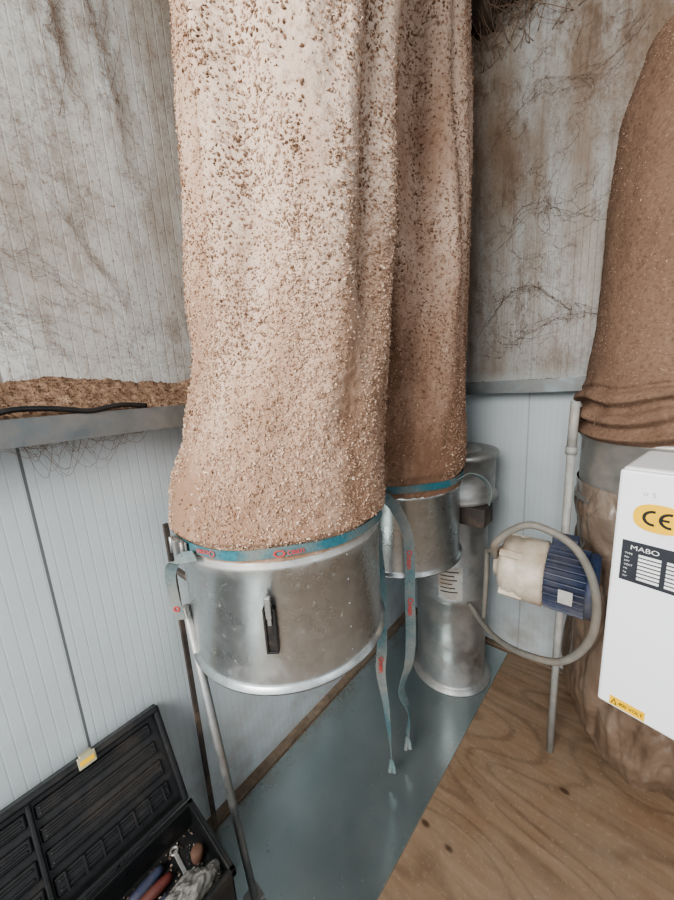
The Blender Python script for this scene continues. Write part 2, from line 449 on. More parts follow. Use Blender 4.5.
# ------------------------------------------------------------------ dust collector (two bags by the wall)
C1 = V(.317, -1.257); C2 = V(.292, -.610)
DC = empty('dust_collector', (.35, -.9, .006), 'galvanised twin-drum dust collector with tall chip-covered fabric bags', 'dust collector')
AF = math.radians(-45)
def sag(a): return .013*(1-math.cos(a-AF))
def sstep(a, b, x):
    t = max(0, min(1, (x-a)/(b-a))); return t*t*(3-2*t)
def bag_surface(tab, seed, fold, creases, fine, clampx=.106, sg=0.0):
    def f(a, z):
        k0 = 1-sstep(1.25, 1.6, z)
        cx, cy, r = lerp_tab(tab, z+sg*sag(a)*k0)
        w = sstep(1.2, 1.75, z)
        d = 0
        for k, am, tw in fold:
            d += am*math.sin(k*a + seed*k*1.7 + tw*z)
        d *= w
        for a0, drift, wid, dep, zs in creases:       # deep vertical folds
            ac = a0+drift*(z-1.6)+.16*noise.noise(Vector((z*1.5, a0, seed)))
            da = (a-ac+PI) % (2*PI)-PI
            dm = dep*(.8+.5*noise.noise(Vector((z*2.2, a0*3, seed+4))))
            d += dm*sstep(zs, zs+.5, z)*(-math.exp(-(da/wid)**2)+.40*math.exp(-((abs(da)-wid*1.9)/wid)**2))
        d += .020*(.25+.75*w)*noise.noise(Vector((math.cos(a)*2.2+seed, math.sin(a)*2.2, z*1.6)))*sstep(1.19, 1.3, z)
        d += .007*noise.noise(Vector((math.cos(a)*4+seed, math.sin(a)*4, z*4.5)))*sstep(1.19, 1.25, z)
        d += fine*noise.fractal(Vector((math.cos(a)*r*45+seed, math.sin(a)*r*45, z*45)), .8, 2.1, 3)
        rr = r+d
        x = cx+rr*math.cos(a)
        k = sstep(1.33, 1.41, z)*(1-sstep(1.50, 1.75, z))   # fabric rests against the wall rail
        if x < clampx: x = x+(clampx-x)*k
        return Vector((x, cy+rr*math.sin(a), z))
    return f
def make_bag(surf, z0, z1, mat, parent, na=340, nz=400):
    vs = []; fs = []
    for j in range(nz+1):
        z = z0+(z1-z0)*j/nz
        for i in range(na): vs.append(surf(2*PI*i/na, z))
    for j in range(nz):
        for i in range(na):
            i2 = (i+1) % na
            fs.append((j*na+i, j*na+i2, (j+1)*na+i2, (j+1)*na+i))
    fs.append(tuple(nz*na+i for i in range(na)))
    return mesh('filter_bag', vs, fs, mat, parent, True)
def chips(surf, n, z0, z1, a0, a1, parent, mat, smin=.0016, smax=.0048, seed=0, dens=None, label='brown wood chips stuck on fabric', thr=.55, amp=1.1, fs_=2.2):
    b = MB(); rnd = random.Random(seed); k = 0
    while k < n:
        a = rnd.uniform(a0, a1); z = rnd.uniform(z0, z1)
        nn = noise.noise(Vector((a*fs_, z*fs_*1.8, seed)))
        if rnd.random() > thr+nn*amp: continue
        if dens and rnd.random() > dens(a, z): continue
        k += 1
        s = smin+(smax-smin)*rnd.random()**1.8
        p = surf(a, z)+Vector((math.cos(a), math.sin(a), 0))*s*.3
        flake(b, rnd, p, s)
    o = b.make('wood_chips', mat, parent, recalc=False); o["kind"] = 'stuff'; o["label"] = label
    return o
D = math.radians
tab1 = [(1.160, .318, -1.257, .2625), (1.195, .319, -1.257, .2655), (1.208, .321, -1.258, .276), (1.29, .328, -1.250, .269), (1.42, .342, -1.220, .248), (1.62, .352, -1.180, .236),
        (2.0, .378, -1.172, .236), (2.4, .408, -1.166, .243), (2.62, .412, -1.16, .235), (2.70, .412, -1.16, .17), (2.74, .412, -1.16, .05)]
s1 = bag_surface(tab1, 1.3, [(3, .008, .9), (5, .005, -.8)],
    [(D(0), -.10, .20, .046, 1.30), (D(-104), .10, .18, .036, 1.40), (D(-68), -.16, .17, .026, 1.5), (D(-27), .10, .14, .020, 1.6)], .0030, .118, 1.0)
bag1 = make_bag(s1, 1.160, 2.74, M_bag, DC)
bag1["label"] = 'tall tan fabric filter bag caked in wood dust'
chips(s1, 34000, 1.172, 2.5, -2.5, .6, bag1, M_clod, .0010, .0042, seed=3, dens=lambda a, z: 1-.60*sstep(1.5, 2.1, z), label='tan dust clods caked on fabric')
chips(s1, 5500, 1.20, 2.6, -2.5, .6, bag1, M_chip, .0014, .0044, seed=5, dens=lambda a, z: .45+.55*sstep(1.35, 1.8, z), fs_=6, thr=.25, amp=2.2)
tab2 = [(1.09, .292, -.61, .2535), (1.15, .292, -.61, .2565), (1.175, .293, -.61, .268), (1.35, .295, -.61, .268), (1.85, .30, -.60, .277),
        (2.3, .30, -.60, .265), (2.8, .30, -.60, .25), (2.95, .30, -.6, .18), (3.0, .30, -.6, .05)]
s2 = bag_surface(tab2, 4.1, [(3, .010, 1.2), (4, .009, .4)],
    [(D(-42), .05, .17, .040, 1.5), (D(-5), -.08, .13, .024, 1.6)], .0034)
bag2 = make_bag(s2, 1.09, 3.0, M_bag2, DC)
bag2["label"] = 'browner fabric filter bag with vertical folds'
chips(s2, 14000, 1.145, 2.9, -1.6, .7, bag2, M_clod2, .0014, .0044, seed=9, dens=lambda a, z: 1-.5*sstep(1.7, 2.1, z), label='brown dust clods caked on fabric')
chips(s2, 3500, 1.25, 2.9, -1.6, .7, bag2, M_chip, .0018, .0050, seed=11, fs_=5, thr=.35, amp=1.6)

def drum(c, r, z0, z1, name='collector_drum'):
    b = MB()
    prof = [(r-.004, z0+.004), (r+.010, z0), (r+.012, z0+.006), (r+.001, z0+.010), (r, z0+.02), (r, z1-.040), (r+.004, z1-.035), (r+.004, z1-.028), (r, z1-.023),
            (r, z1-.002), (r-.002, z1), (r-.004, z1-.002), (r-.004, z0+.004)]
    b.lathe(prof, (c[0], c[1], 0), 96)
    a = math.radians(-8)
    for zz in [z0+.04+.06*i for i in range(5)]:
        p = V(c[0]+(r+.0003)*math.cos(a), c[1]+(r+.0003)*math.sin(a), zz)
        b.add([p+V(0, 0, .003), p+V(0, 0, -.003), p+V(-math.sin(a), math.cos(a), 0)*.003, p-V(-math.sin(a), math.cos(a), 0)*.003, p+V(math.cos(a), math.sin(a), 0)*.0015],
              [(0, 2, 4), (2, 1, 4), (1, 3, 4), (3, 0, 4)])
    b.lathe([(0.001, z0+.03), (r-.006, z0+.03)], (c[0], c[1], 0), 96)
    return b.make(name, M_drum, DC)
d1 = drum(C1, .260, .853, 1.175)
d2 = drum(C2, .250, .785, 1.118)
def curved_frame(c, r, ang, w, z0, z1, t, out, mat, parent, name):
    b = MB(); A = math.radians(ang)
    M = Matrix.Translation(V(c[0]+r*math.cos(A), c[1]+r*math.sin(A), 0)) @ Matrix.Rotation(A, 4, 'Z')
    b.box((-.002, -w/2, z0), (out, -w/2+t, z1), .0015, M)
    b.box((-.002, w/2-t, z0), (out, w/2, z1), .0015, M)
    b.box((-.002, -w/2, z0), (out, w/2, z0+t), .0015, M)
    b.box((-.002, -w/2, z1-t), (out, w/2, z1), .0015, M)
    b.box((-.002, -w/2+t*.5, z0+t*.5), (out*.7, w/2-t*.5, z1-t*.5), 0, M)
    return b.make(name, mat, parent), M
h, Mh = curved_frame(C1, .260, -48, .026, .958, 1.062, .005, .013, M_blackp, d1, 'handle')
h["label"] = 'black recessed latch handle'
b = MB(); b.box((.006, -.006, 1.042), (.017, .006, 1.090), .002, Mh); b.box((.010,-.004,1.025),(.0135,.004,1.045),.001,Mh)
o = b.make('latch_clip', M_galv, h); o["label"] = 'silver clip'

def band(c, r, z, w, wob=.0015, sg=0.0):
    b = MB(); n = 160; pts = []; wd = []
    for i in range(n+1):
        a = 2*PI*i/n
        pts.append(V(c[0]+(r+wob*math.sin(5*a))*math.cos(a), c[1]+(r+wob*math.sin(5*a))*math.sin(a), z-sg*sag(a)+.002*math.sin(7*a)))
        wd.append(V(0, 0, 1))
    b.ribbon(pts, wd, w, .002); return b
def on(c, r, deg, z):
    a = math.radians(deg); return V(c[0]+r*math.cos(a), c[1]+r*math.sin(a), z)
b = band(C1, .2715, 1.183, .021, sg=1.0)
strap1 = b.make('strap', M_teal, DC); strap1["label"] = 'teal ratchet strap with red lettering'
def bent_text(s, size, c, r, deg, z, mat, parent, bold=.0004, flip=False):
    vs, fs = text_mesh(s, size, 'CENTER', bold); b = MB(); out = []
    for v in vs:
        x, y = (-v.x, size*.68-v.y) if flip else (v.x, v.y)
        a = math.radians(deg)+x/r
        out.append(V(c[0]+r*math.cos(a), c[1]+r*math.sin(a), z-sag(a)+y))
    b.add(out, fs); return b.make('lettering', mat, parent, recalc=False)
def bent_oval(c, r, deg, z, w, hh, mat, parent):
    b = MB(); n = 20; vs = []
    for i in range(n):
        t_ = 2*PI*i/n
        for k in (1, .66):
            a = math.radians(deg)+w/2*k*math.cos(t_)/r
            vs.append(V(c[0]+r*math.cos(a), c[1]+r*math.sin(a), z-sag(a)+hh/2*k*math.sin(t_)))
    b.add(vs, [(2*i, 2*i+1, (2*i+3) % (2*n), (2*i+2) % (2*n)) for i in range(n)]); return b.make('emblem', mat, parent, recalc=False)
bent_oval(C1, .2760, -41, 1.183, .024, .015, M_red, strap1)
bent_text('cean', .019, C1, .2760, -34.2, 1.1785, M_red, strap1, bold=.0002)
bent_text('Ocean', .019, C1, .2760, -74, 1.177, M_red, strap1, flip=True, bold=.0002)
zb = -sag(math.radians(-92))-.005
b = MB(); Mb = Matrix.Translation(on(C1, .274, -92, zb)) @ Matrix.Rotation(math.radians(-92), 4, 'Z')
b.box((0, -.035, 1.174), (.004, .03, 1.202), .001, Mb); b.box((.004, -.012, 1.172), (.016, .004, 1.204), .002, Mb)
b.tube([Mb @ V(.012, -.022, 1.170), Mb @ V(.012, -.022, 1.206)], .005, 8)
b.tube([Mb @ V(.008, .022, 1.172), Mb @ V(.008, .022, 1.204)], .004, 8)
o = b.make('buckle', M_galv, strap1); o["label"] = 'silver ratchet buckle'
tail = spline([on(C1, .278, -80, 1.172), on(C1, .290, -90, 1.155), on(C1, .296, -99, 1.11), on(C1, .294, -103, 1.04), on(C1, .288, -103, .975)], 8)
b = MB(); wd = [V(.75, .66, 0)*min(1, i/14)+V(.3, 0, 1)*(1-min(1, i/14)) for i in range(len(tail))]
b.ribbon(tail, wd, .024, .002)
o = b.make('strap_tail', M_tealg, strap1); o["label"] = 'loose dusty strap end'
b = MB()
vs, fs = text_mesh('O', .018, 'CENTER', .001); q = tail[-5]
b.add([q+V(.66, -.75, 0)*.0035+V(.75, .66, 0)*v.x+V(0, 0, 1)*(v.y-.008) for v in vs], fs); b.make('lettering', M_red, strap1, recalc=False)

b2 = band(C2, .2605, 1.128, .026)
strap2 = b2.make('strap', M_teal, DC); strap2["label"] = 'teal strap around the rear drum'
tail = spline([on(C2, .264, -4, 1.13), on(C2, .30, 2, 1.150), on(C2, .345, 7, 1.125), on(C2, .362, 9, 1.08), on(C2, .357, 9, 1.03)], 8)
b = MB(); b.ribbon(tail, [V(.5, -.65, .35)]*len(tail), .034, .002)
b.make('strap_tail', M_tealg, strap2)
FW = V(.75, .66, 0); FN = V(.66, -.75, 0)
tail = spline([on(C2, .264, -66, 1.125), V(.410, -.890, 1.12), V(.450, -.885, 1.08), V(.482, -.872, 1.0), V(.490, -.870, .90), V(.488, -.870, .76), V(.488, -.870, .60), V(.478, -.872, .48), V(.452, -.885, .36), V(.470, -.862, .26), V(.463, -.868, .14)], 8)
n = len(tail); b = MB(); wd = []
for i, p in enumerate(tail):
    tw = 0 if p.z > .56 else (.56-p.z)*4.0
    wd.append(V(math.cos(.722+tw), math.sin(.722+tw), 0))
b.ribbon(tail, wd, .036, .002)
for k in (0, 1):
    e = tail[-1]; b.ribbon([e, e+V(.006*(1-2*k), .004, -.03), e+V(.010*(1-2*k), .0, -.055-.02*k)], V(1, .4, 0), .012, .001)
o = b.make('strap_tail', M_tealg, strap2); o["label"] = 'long hanging strap end with red lettering'
for pz in (.90, .72):
    vs, fs = text_mesh('Ocean', .026, 'CENTER', .0006); b = MB()
    b.add([V(.4885, -.870, pz)+FN*.0022+V(0, 0, -1)*v.x+FW*(v.y-.008) for v in vs], fs)
    b.make('lettering', M_red, o, recalc=False)
tail = spline([on(C2, .264, -82, 1.125), V(.385, -.925, 1.07), V(.415, -.955, .96), V(.432, -.965, .86), V(.430, -.965, .74), V(.428, -.965, .60), V(.418, -.965, .48), V(.428, -.955, .34), V(.440, -.96, .22), V(.450, -.965, .12)], 8)
n = len(tail); b = MB(); wd = []
for i, p in enumerate(tail):
    tw = 0 if p.z > .6 else (.6-p.z)*3.6
    wd.append(V(math.cos(.722-tw), math.sin(.722-tw), 0))
b.ribbon(tail, wd, .036, .002)
for k in (0, 1):
    e = tail[-1]; b.ribbon([e, e+V(.006*(1-2*k), .004, -.03), e+V(.010*(1-2*k), .0, -.055-.015*k)], V(1, .4, 0), .012, .001)
o = b.make('strap_tail', M_tealg, strap2); o["label"] = 'long twisted hanging strap end'
for pz in (.52,):
    vs, fs = text_mesh('Ocean', .024, 'CENTER', .0006); b = MB()
    b.add([V(.4205, -.965, pz)+FN*.008+V(0, 0, -1)*v.x+FW*(v.y-.008) for v in vs], fs)
    b.make('lettering', M_red, o, recalc=False)

# legs and bracing
b = MB(); b.tube([V(.228, -1.512, .985), V(.285, -1.473, .02)], .0105, 14)
b.tube([V(.232, -1.505, .975), V(.245, -1.49, .975)], .006, 8); b.box((.262, -1.498, .0042), (.308, -1.452, .02), .002)
o = b.make('leg', M_galv, DC); o["label"] = 'round galvanised steel leg'
b = MB(); b.box((.034, -1.468, .015), (.045, -1.453, 1.14), .002); b.box((.036, -1.470, 1.0), (.17, -1.458, 1.016), .002)
o = b.make('leg', M_dark, DC); o["label"] = 'dark thin angle iron leg'
b = MB(); b.box((.26, -1.02, 1.02), (.30, -.84, 1.05), .003)
b.make('brace', M_dark, DC)
b = MB(); b.box((.33, -.50, 1.00), (.36, -.36, 1.04), .003)
b.make('brace', M_dark, DC)

# blower column
F = (.398, -.300)
b = MB()
b.lathe([(0.001, 1.174), (.195, 1.176), (.203, 1.174), (.204, 1.162), (.203, 1.150), (.192, 1.147), (.190, .985), (.202, .980), (.203, .962), (.19, .956), (.12, .956)], (F[0], F[1], 0), 72)
b.lathe([(0.001, 1.186), (.12, 1.186), (.13, 1.176)], (F[0], F[1], 0), 48)
fan = b.make('fan_housing', M_galv, DC); fan["label"] = 'round galvanised fan housing with flanged lid'
b = MB(); b.lathe([(.150, .96), (.150, .88), (.162, .875)], (F[0], F[1], 0), 48)
b.box((F[0]+.06, F[1]-.14, .875), (F[0]+.20, F[1]-.03, .957), .004)
b.make('fan_neck', M_dark, DC)
b = MB(); b.lathe([(.14, .885), (.164, .880), (.166, .87), (.166, .50), (.169, .495), (.169, .47), (.166, .465), (.166, .03), (.172, .018), (.196, .011), (.197, .0055), (.165, .0045)], (F[0], F[1], 0), 72)
col = b.make('support_cylinder', M_galv, DC); col["label"] = 'galvanised support cylinder with flanged base'
def cyl_patch(name, c, r, a0, a1, z0, z1, mat, parent):
    b = MB(); vs = []; n = 9
    for i in range(n):
        a = math.radians(a0+(a1-a0)*i/(n-1))
        for z in (z0, z1): vs.append(V(c[0]+r*math.cos(a), c[1]+r*math.sin(a), z))
    b.add(vs, [(2*i, 2*i+2, 2*i+3, 2*i+1) for i in range(n-1)]); return b.make(name, mat, parent)
lp = cyl_patch('label_plate', F, .1672, -86, -50, .50, .66, simple('faded_label', (.46, .46, .42), .6, dust=.5), col)
for i in range(6):
    cyl_patch('print_line', F, .1678, -83, -55-((i*7) % 11), .635-.020*i, .641-.020*i, M_dark, lp)

# ------------------------------------------------------------------ second dust collector at back wall
R = V(1.15, -.30)
DC2 = empty('dust_collector', (R.x, R.y, 0), 'dust collector with brown fabric bag and dusty plastic sack', 'dust collector')
tab3 = [(1.275, .258), (1.298, .286), (1.316, .272), (1.328, .266), (1.348, .291), (1.364, .286), (1.380, .263), (1.392, .263), (1.410, .288), (1.428, .280), (1.442, .260), (1.455, .266), (1.475, .258), (1.63, .245),
        (1.94, .24), (2.2, .224), (2.36, .18), (2.43, .12), (2.48, .04)]
def s3(a, z):
    k = max(0, 1-abs(z-1.375)/.14)
    zz = z + k*(.018*math.sin(2*a+1)+.010*math.sin(5*a)+.024*noise.noise(Vector((a*2, z*4, 3))))
    r, = lerp_tab(tab3, zz)
    d = .010*noise.noise(Vector((math.cos(a)*2, math.sin(a)*2, z*2)))
    d += .006*math.sin(7*a+2)*sstep(2.0, 2.4, z)*.6
    d += .011*k*noise.noise(Vector((a*5, z*20, 1)))
    d += .0016*noise.fractal(Vector((math.cos(a)*9, math.sin(a)*9, z*34)), .8, 2.1, 4)
    y = R.y+(r+d)*math.sin(a)
    kk = sstep(1.36, 1.41, z)*(1-sstep(1.55, 1.75, z))
    if y > -.112: y = y+(-.112-y)*kk
    return Vector((R.x+(r+d)*math.cos(a), y, z))
bag3 = make_bag(s3, 1.275, 2.48, M_bag3, DC2, 240, 320); bag3["label"] = 'brown fabric bag gathered in folds at its base'
chips(s3, 8000, 1.29, 2.4, -3.3, -1.0, bag3, M_clod2, smin=.0006, smax=.0020, seed=12)
b = MB(); r = .258
b.lathe([(r-.004, 1.06), (r+.010, 1.055), (r+.011, 1.062), (r, 1.07), (r, 1.265), (r+.005, 1.27), (r+.005, 1.285), (r-.004, 1.285), (r-.004, 1.06)], (R.x, R.y, 0), 80)
b.make('collector_drum', galv('dusty_collector_drum', (.50, .51, .50), .36, .75), DC2)
tabp = [(0.0, .05), (.015, .11), (.08, .185), (.20, .24), (.34, .258), (.5, .248), (.7, .250), (.95, .244), (1.06, .258), (1.12, .2645)]
vs = []; fs = []; na = 260; nz = 240
for j in range(nz+1):
    z = 1.12*j/nz; (r,) = lerp_tab(tabp, z)
    for i in range(na):
        a = 2*PI*i/na; ca, sa = math.cos(a), math.sin(a)
        d = .032*noise.noise(Vector((ca*2.4, sa*2.4, z*2.4)))
        tw = noise.noise(Vector((ca*1.5, sa*1.5, z*2)))*1.2
        rn = noise.noise(Vector((ca*3+3+tw, sa*3, z*1.6+tw))); d -= .012*math.exp(-(rn*7)**2)
        rn = noise.noise(Vector((ca*6+3-tw, sa*6, z*6+tw))); d -= .006*math.exp(-(rn*8)**2)
        d += .007*noise.noise(Vector((ca*6, sa*6, z*5)))
        d += .008
        d *= min(1, (1.12-z)/.08)
        vs.append((R.x+(r+d)*ca, min(-.028, R.y+(r+d)*sa), z+.001))
for j in range(nz):
    for i in range(na):
        i2 = (i+1) % na; fs.append((j*na+i, j*na+i2, (j+1)*na+i2, (j+1)*na+i))
fs.append(tuple(range(na)))
o = mesh('waste_sack', vs, fs, M_poly, DC2, True); o["label"] = 'crumpled clear plastic sack full of brown sawdust'
b = MB(); b.tube([V(.880, -.468, 0), V(.880, -.468, 1.24)], .0125, 16); b.tube([V(.880, -.468, 1.225), V(.880, -.468, 1.25)], .017, 16)
b.tube([V(.880, -.468, 1.24), V(.882, -.466, 1.40)], .014, 16)
o = b.make('leg', M_post, DC2); o["label"] = 'grey round steel pipe leg'
b = MB(); b.tube([V(1.42, -.468, 0), V(1.42, -.468, 1.24)], .015, 16)
b.make('leg', M_post, DC2)

# motor, clamped to the pipe leg
mc = (0, -.620, .850); mo = MB()
mo.lathe([(.001, .700), (.045, .700), (.052, .704), (.056, .718), (.086, .724), (.098, .736), (.101, .762), (.096, .772), (.100, .782), (.106, .795), (.106, .850), (.094, .858)], mc, 48, 'X')
for i in range(4):
    a = PI/4+PI/2*i; M = Matrix.Translation(V(0, mc[1], mc[2])) @ Matrix.Rotation(a, 4, 'X')
    mo.box((.727, -.012, .06), (.80, .012, .110), .004, M)
motor = mo.make('motor', M_cream, DC2); motor["label"] = 'electric motor with cream bell housing and blue finned body'
b = MB(); b.lathe([(.082, .850), (.086, .855), (.086, .960), (.094, .961), (.100, .966), (.100, .982), (.092, .990), (.001, .990)], mc, 48, 'X')
for i in range(30):
    a = 2*PI*i/30
    M = Matrix.Translation(V(0, mc[1], mc[2])) @ Matrix.Rotation(a, 4, 'X')
    b.box((.858, -.002, .080), (.963, .002, .103), .001, M)
b.box((.860, .02, .05), (.930, .07, .125), .005, Matrix.Translation(V(0, mc[1], mc[2])))
b.make('motor_body', M_blue, motor)
b = MB(); M = Matrix.Translation(V(0, mc[1], mc[2])) @ Matrix.Rotation(math.radians(92), 4, 'X')
b.box((.900, -.022, .1035), (.936, .022, .1050), 0, M)
b.make('motor_label', simple('faded_motor_label', (.45, .45, .43), .5, dust=.3), motor)
b = MB(); b.box((.865, -.54, .82), (.905, -.45, .87), .003)
b.make('motor_bracket', M_dark, motor)
yl = -.74
loop = spline([V(.705, -.66, .885), V(.712, -.70, .925), V(.728, yl, .975), V(.775, yl, 1.03), V(.838, yl, 1.058), V(.935, yl, 1.015), V(.987, yl, .90), V(.986, yl, .755), V(.920, yl+.03, .62), V(.81, yl+.08, .55), V(.70, -.57, .49), V(.60, -.47, .465), V(.535, -.420, .49)], 10)
b = MB(); b.tube(loop, .0110, 12)
o = b.make('power_cable', M_cable, motor); o["label"] = 'thick grey looped conduit'
b = MB(); b.tube(spline([V(.712, -.66, .90), V(.685, -.63, .885), V(.655, -.58, .85), V(.648, -.56, .76), V(.635, -.53, .62), V(.62, -.49, .50)], 6), .009, 10)
o = b.make('elbow_fitting', M_cable, motor)

# control box
ang = math.atan2(-.203, .979)
MBx = Matrix.Translation(V(1.017, -1.147, .923)) @ Matrix.Rotation(ang, 4, 'Z')
CB = empty('control_box', (1.17, -1.1, .923), 'white enamelled electrical control box with nameplate and warning stickers', 'control box')
b = MB(); b.box((0, .012, 0), (.30, .17, .425), .006, MBx); 
b.make('enclosure', M_white, CB)
b = MB(); b.box((.0, 0, .002), (.30, .011, .423), .004, MBx)
o = b.make('door', M_white, CB)
b = MB(); b.box((.12, .165, .20), (.16, .60, .24), .002, MBx)
b.make('mounting_arm', M_galv, CB)
def flat(name, w, hh, u, v, mat, parent, off=-.0006, oval=False, th=.0006):
    b = MB(); vs = []; 
    if oval:
        n = 40; pts = [(math.copysign(abs(math.cos(2*PI*i/n))**.8, math.cos(2*PI*i/n))*w/2+u, math.copysign(abs(math.sin(2*PI*i/n))**.8, math.sin(2*PI*i/n))*hh/2+v) for i in range(n)]
    else: pts = [(u-w/2, v-hh/2), (u+w/2, v-hh/2), (u+w/2, v+hh/2), (u-w/2, v+hh/2)]
    n = len(pts)
    vs = [MBx @ V(p[0], off, p[1]) for p in pts]+[MBx @ V(p[0], off+th, p[1]) for p in pts]
    fs = [tuple(range(n)), tuple(range(n, 2*n))]+[(i, (i+1) % n, (i+1) % n+n, i+n) for i in range(n)]
    b.add(vs, fs); return b.make(name, mat, parent)
def ftext(s, size, u, v, mat, parent, off=-.0010, bold=.0, align='LEFT', sx=1.0):
    vs, fs = text_mesh(s, size, align, bold); b = MB()
    b.add([MBx @ V(u+p.x*sx, off, v+p.y) for p in vs], fs); return b.make('lettering', mat, parent, recalc=False)
ce = flat('sticker', .058, .044, .050, .354, M_yel, CB, oval=True); ce["label"] = 'yellow oval conformity sticker'
b = MB(); Ro, Ri = .0122, .0082
for cx_, bar in ((.0440, False), (.0625, True)):
    vs = []; n = 22
    for i in range(n+1):
        a = math.radians(78+204*i/n)
        vs += [MBx @ V(cx_+Ro*math.cos(a), -.0010, .354+Ro*math.sin(a)), MBx @ V(cx_+Ri*math.cos(a), -.0010, .354+Ri*math.sin(a))]
    b.add(vs, [(2*i, 2*i+1, 2*i+3, 2*i+2) for i in range(n)])
    if bar: b.add([MBx @ V(cx_-Ri-.001, -.0010, .3522), MBx @ V(cx_-.0005, -.0010, .3522), MBx @ V(cx_-.0005, -.0010, .3558), MBx @ V(cx_-Ri-.001, -.0010, .3558)], [(0, 1, 2, 3)])
b.make('lettering', M_blk, ce, recalc=False)
ftext('o', .011, .030, .387, M_grey, CB); ftext('S', .011, .040, .386, M_grey, CB); 
pl = flat('nameplate', .092, .068, .058, .277, M_plate, CB); pl["label"] = 'black maker nameplate'
ftext('MABO', .0105, .0220, .2975, M_wht, pl, bold=.0, sx=1.15)
for i, s_ in enumerate(('TYPE', 'No', 'kW', 'VOLT', 'Hz', 'kg', 'bar')):
    ftext(s_, .0042, .0165, .2885-.0064*i, M_wht, pl)
for i in range(7):
    flat('print_line', .026, .0042, .046, .2900-.0064*i, M_wht, pl, off=-.0010, th=.0003)
    flat('print_line', .026, .0042, .078, .2900-.0064*i, M_wht, pl, off=-.0010, th=.0003)
ws = flat('sticker', .046, .0165, .040, .0150, M_yel, CB); ws["label"] = 'yellow warning sticker'
ftext('400 VOLT', .0082, .0292, .0120, M_blk, ws, bold=.0001, sx=.90)
b = MB(); tri = [(.0190, .0090), (.0275, .0090), (.02325, .0210)]; b.add([MBx @ V(p[0], -.001, p[1]) for p in tri], [(0, 1, 2)])
b.make('warning_triangle', M_blk, ws, recalc=False)
b = MB(); tri = [(.0208, .0102), (.0257, .0102), (.02325, .0180)]; b.add([MBx @ V(p[0], -.0013, p[1]) for p in tri], [(0, 1, 2)])
b.make('warning_triangle', M_yel, ws, recalc=False)

# ------------------------------------------------------------------ toolbox
TBX = empty('toolbox', (.28, -1.82, .0045), 'open black plastic toolbox standing beside the panel wall', 'toolbox')
x0, x1, y0, y1, zr = .174, .388, -2.10, -1.563, .382
b = MB(); zf = .0045
b.box((x0, y0, zf), (x1, y1, .02), .003)
t = .007
b.box((x0, y0, zf), (x0+t, y1, zr), .003); b.box((x1-t, y0, zf), (x1, y1, zr), .003)
b.box((x0, y0, zf), (x1, y0+t, zr), .003); b.box((x0, y1-t, zf), (x1, y1, zr), .003)
b.box((x0-.006, y0-.006, zr-.022), (x0+.008, y1+.006, zr), .003); b.box((x1-.008, y0-.006, zr-.022), (x1+.006, y1+.006, zr), .003)
b.box((x0-.006, y0-.006, zr-.022), (x1+.006, y0+.008, zr), .003); b.box((x0-.006, y1-.008, zr-.022), (x1+.006, y1+.006, zr), .003)
for yy in (y0+.1, y0+.2, y0+.3, y0+.4): b.box((x1+.0, yy, .05), (x1+.005, yy+.03, zr-.03), .002)
ZT = .312
b.box((x0+t, y0+t, ZT-.007), (x1-t, y1-t, ZT))
b.make('toolbox_base', M_black, TBX)
hv = V(-.50, 0, .866); wv = V(-.866, 0, -.50)
hx = V(x0-.004, 0, zr+.004)
ML = Matrix(((0, hv.x, wv.x, hx.x), (1, 0, 0, 0), (0, hv.z, wv.z, hx.z), (0, 0, 0, 1)))
LH = .262
b = MB()
b.box((y0, .0, .030), (y1, LH, .037), .004, ML)
b.box((y0, 0, 0), (y0+.010, LH, .035), .003, ML); b.box((y1-.016, 0, -.004), (y1, LH, .036), .006, ML, 3)
b.box((y0, 0, 0), (y1, .012, .035), .003, ML); b.box((y0, LH-.018, -.006), (y1, LH, .037), .007, ML, 3)
for (v0, v1) in ((.030, .070), (.088, .128), (.146, .178), (.196, .228)):
    for (ya, yb) in ((y0+.02, y1-.30), (y1-.285, y1-.03)):
        b.box((ya, v0, .022), (yb, v1, .032), .004, ML)
        b.box((ya+.008, v0+.007, .018), (yb-.008, v0+.013, .024), .002, ML)
        b.box((ya+.008, v1-.013, .018), (yb-.008, v1-.007, .024), .002, ML)
b.box((y1-.298, .012, .012), (y1-.288, LH-.014, .032), .003, ML)
for k in range(7):
    yy = y1-.05-k*.036
    b.box((yy, .030, .016), (yy+.005, .070, .026), .001, ML)
lid = b.make('toolbox_lid', M_black, TBX)
b = MB(); b.box((-1.758, LH-.024, -.012), (-1.720, LH+.004, -.006), .002, ML); b.box((-1.753, LH+.002, -.012), (-1.725, LH+.006, .02), .002, ML)
lt = b.make('latch', simple('tin_latch', (.42, .40, .27), .4, .3), lid)
b = MB(); b.box((-1.754, LH-.017, -.0135), (-1.724, LH-.006, -.0118), .0005, ML)
b.make('latch_sticker', M_yel, lt)
def screwdriver(p, d, colr, name, label, L=.11, r=.013):
    E = empty(name, p, label, 'hand tool'); p = Vector(p); d = Vector(d).normalized()
    b = MB(); n = 12; pts = [p+d*(L*i/n) for i in range(n+1)]
    rr = [r*(.75+.3*math.sin(PI*min(1, i/n*1.15)))*(.7 if i in (9, 10) else 1) for i in range(n+1)]; b.tube(pts, rr, 8)
    b.make('handle', colr, E)
    b = MB(); b.tube([p+d*L, p+d*(L+.09)], .003, 8); b.make('shaft', M_galv, E)
M_redp = simple('red_plastic', (.11, .025, .022), .5, dust=.6, dustc=(.17,.13,.10)); M_bluep = simple('blue_plastic', (.022, .034, .08), .5, dust=.6, dustc=(.17,.145,.13))
zt = ZT+.0145
screwdriver((.215, -1.665, zt), (.1, -1, .0), M_bluep, 'screwdriver', 'blue-handled screwdriver lying in the toolbox')
screwdriver((.247, -1.655, zt), (-.05, -1, .0), M_redp, 'screwdriver', 'red-handled screwdriver lying in the toolbox')
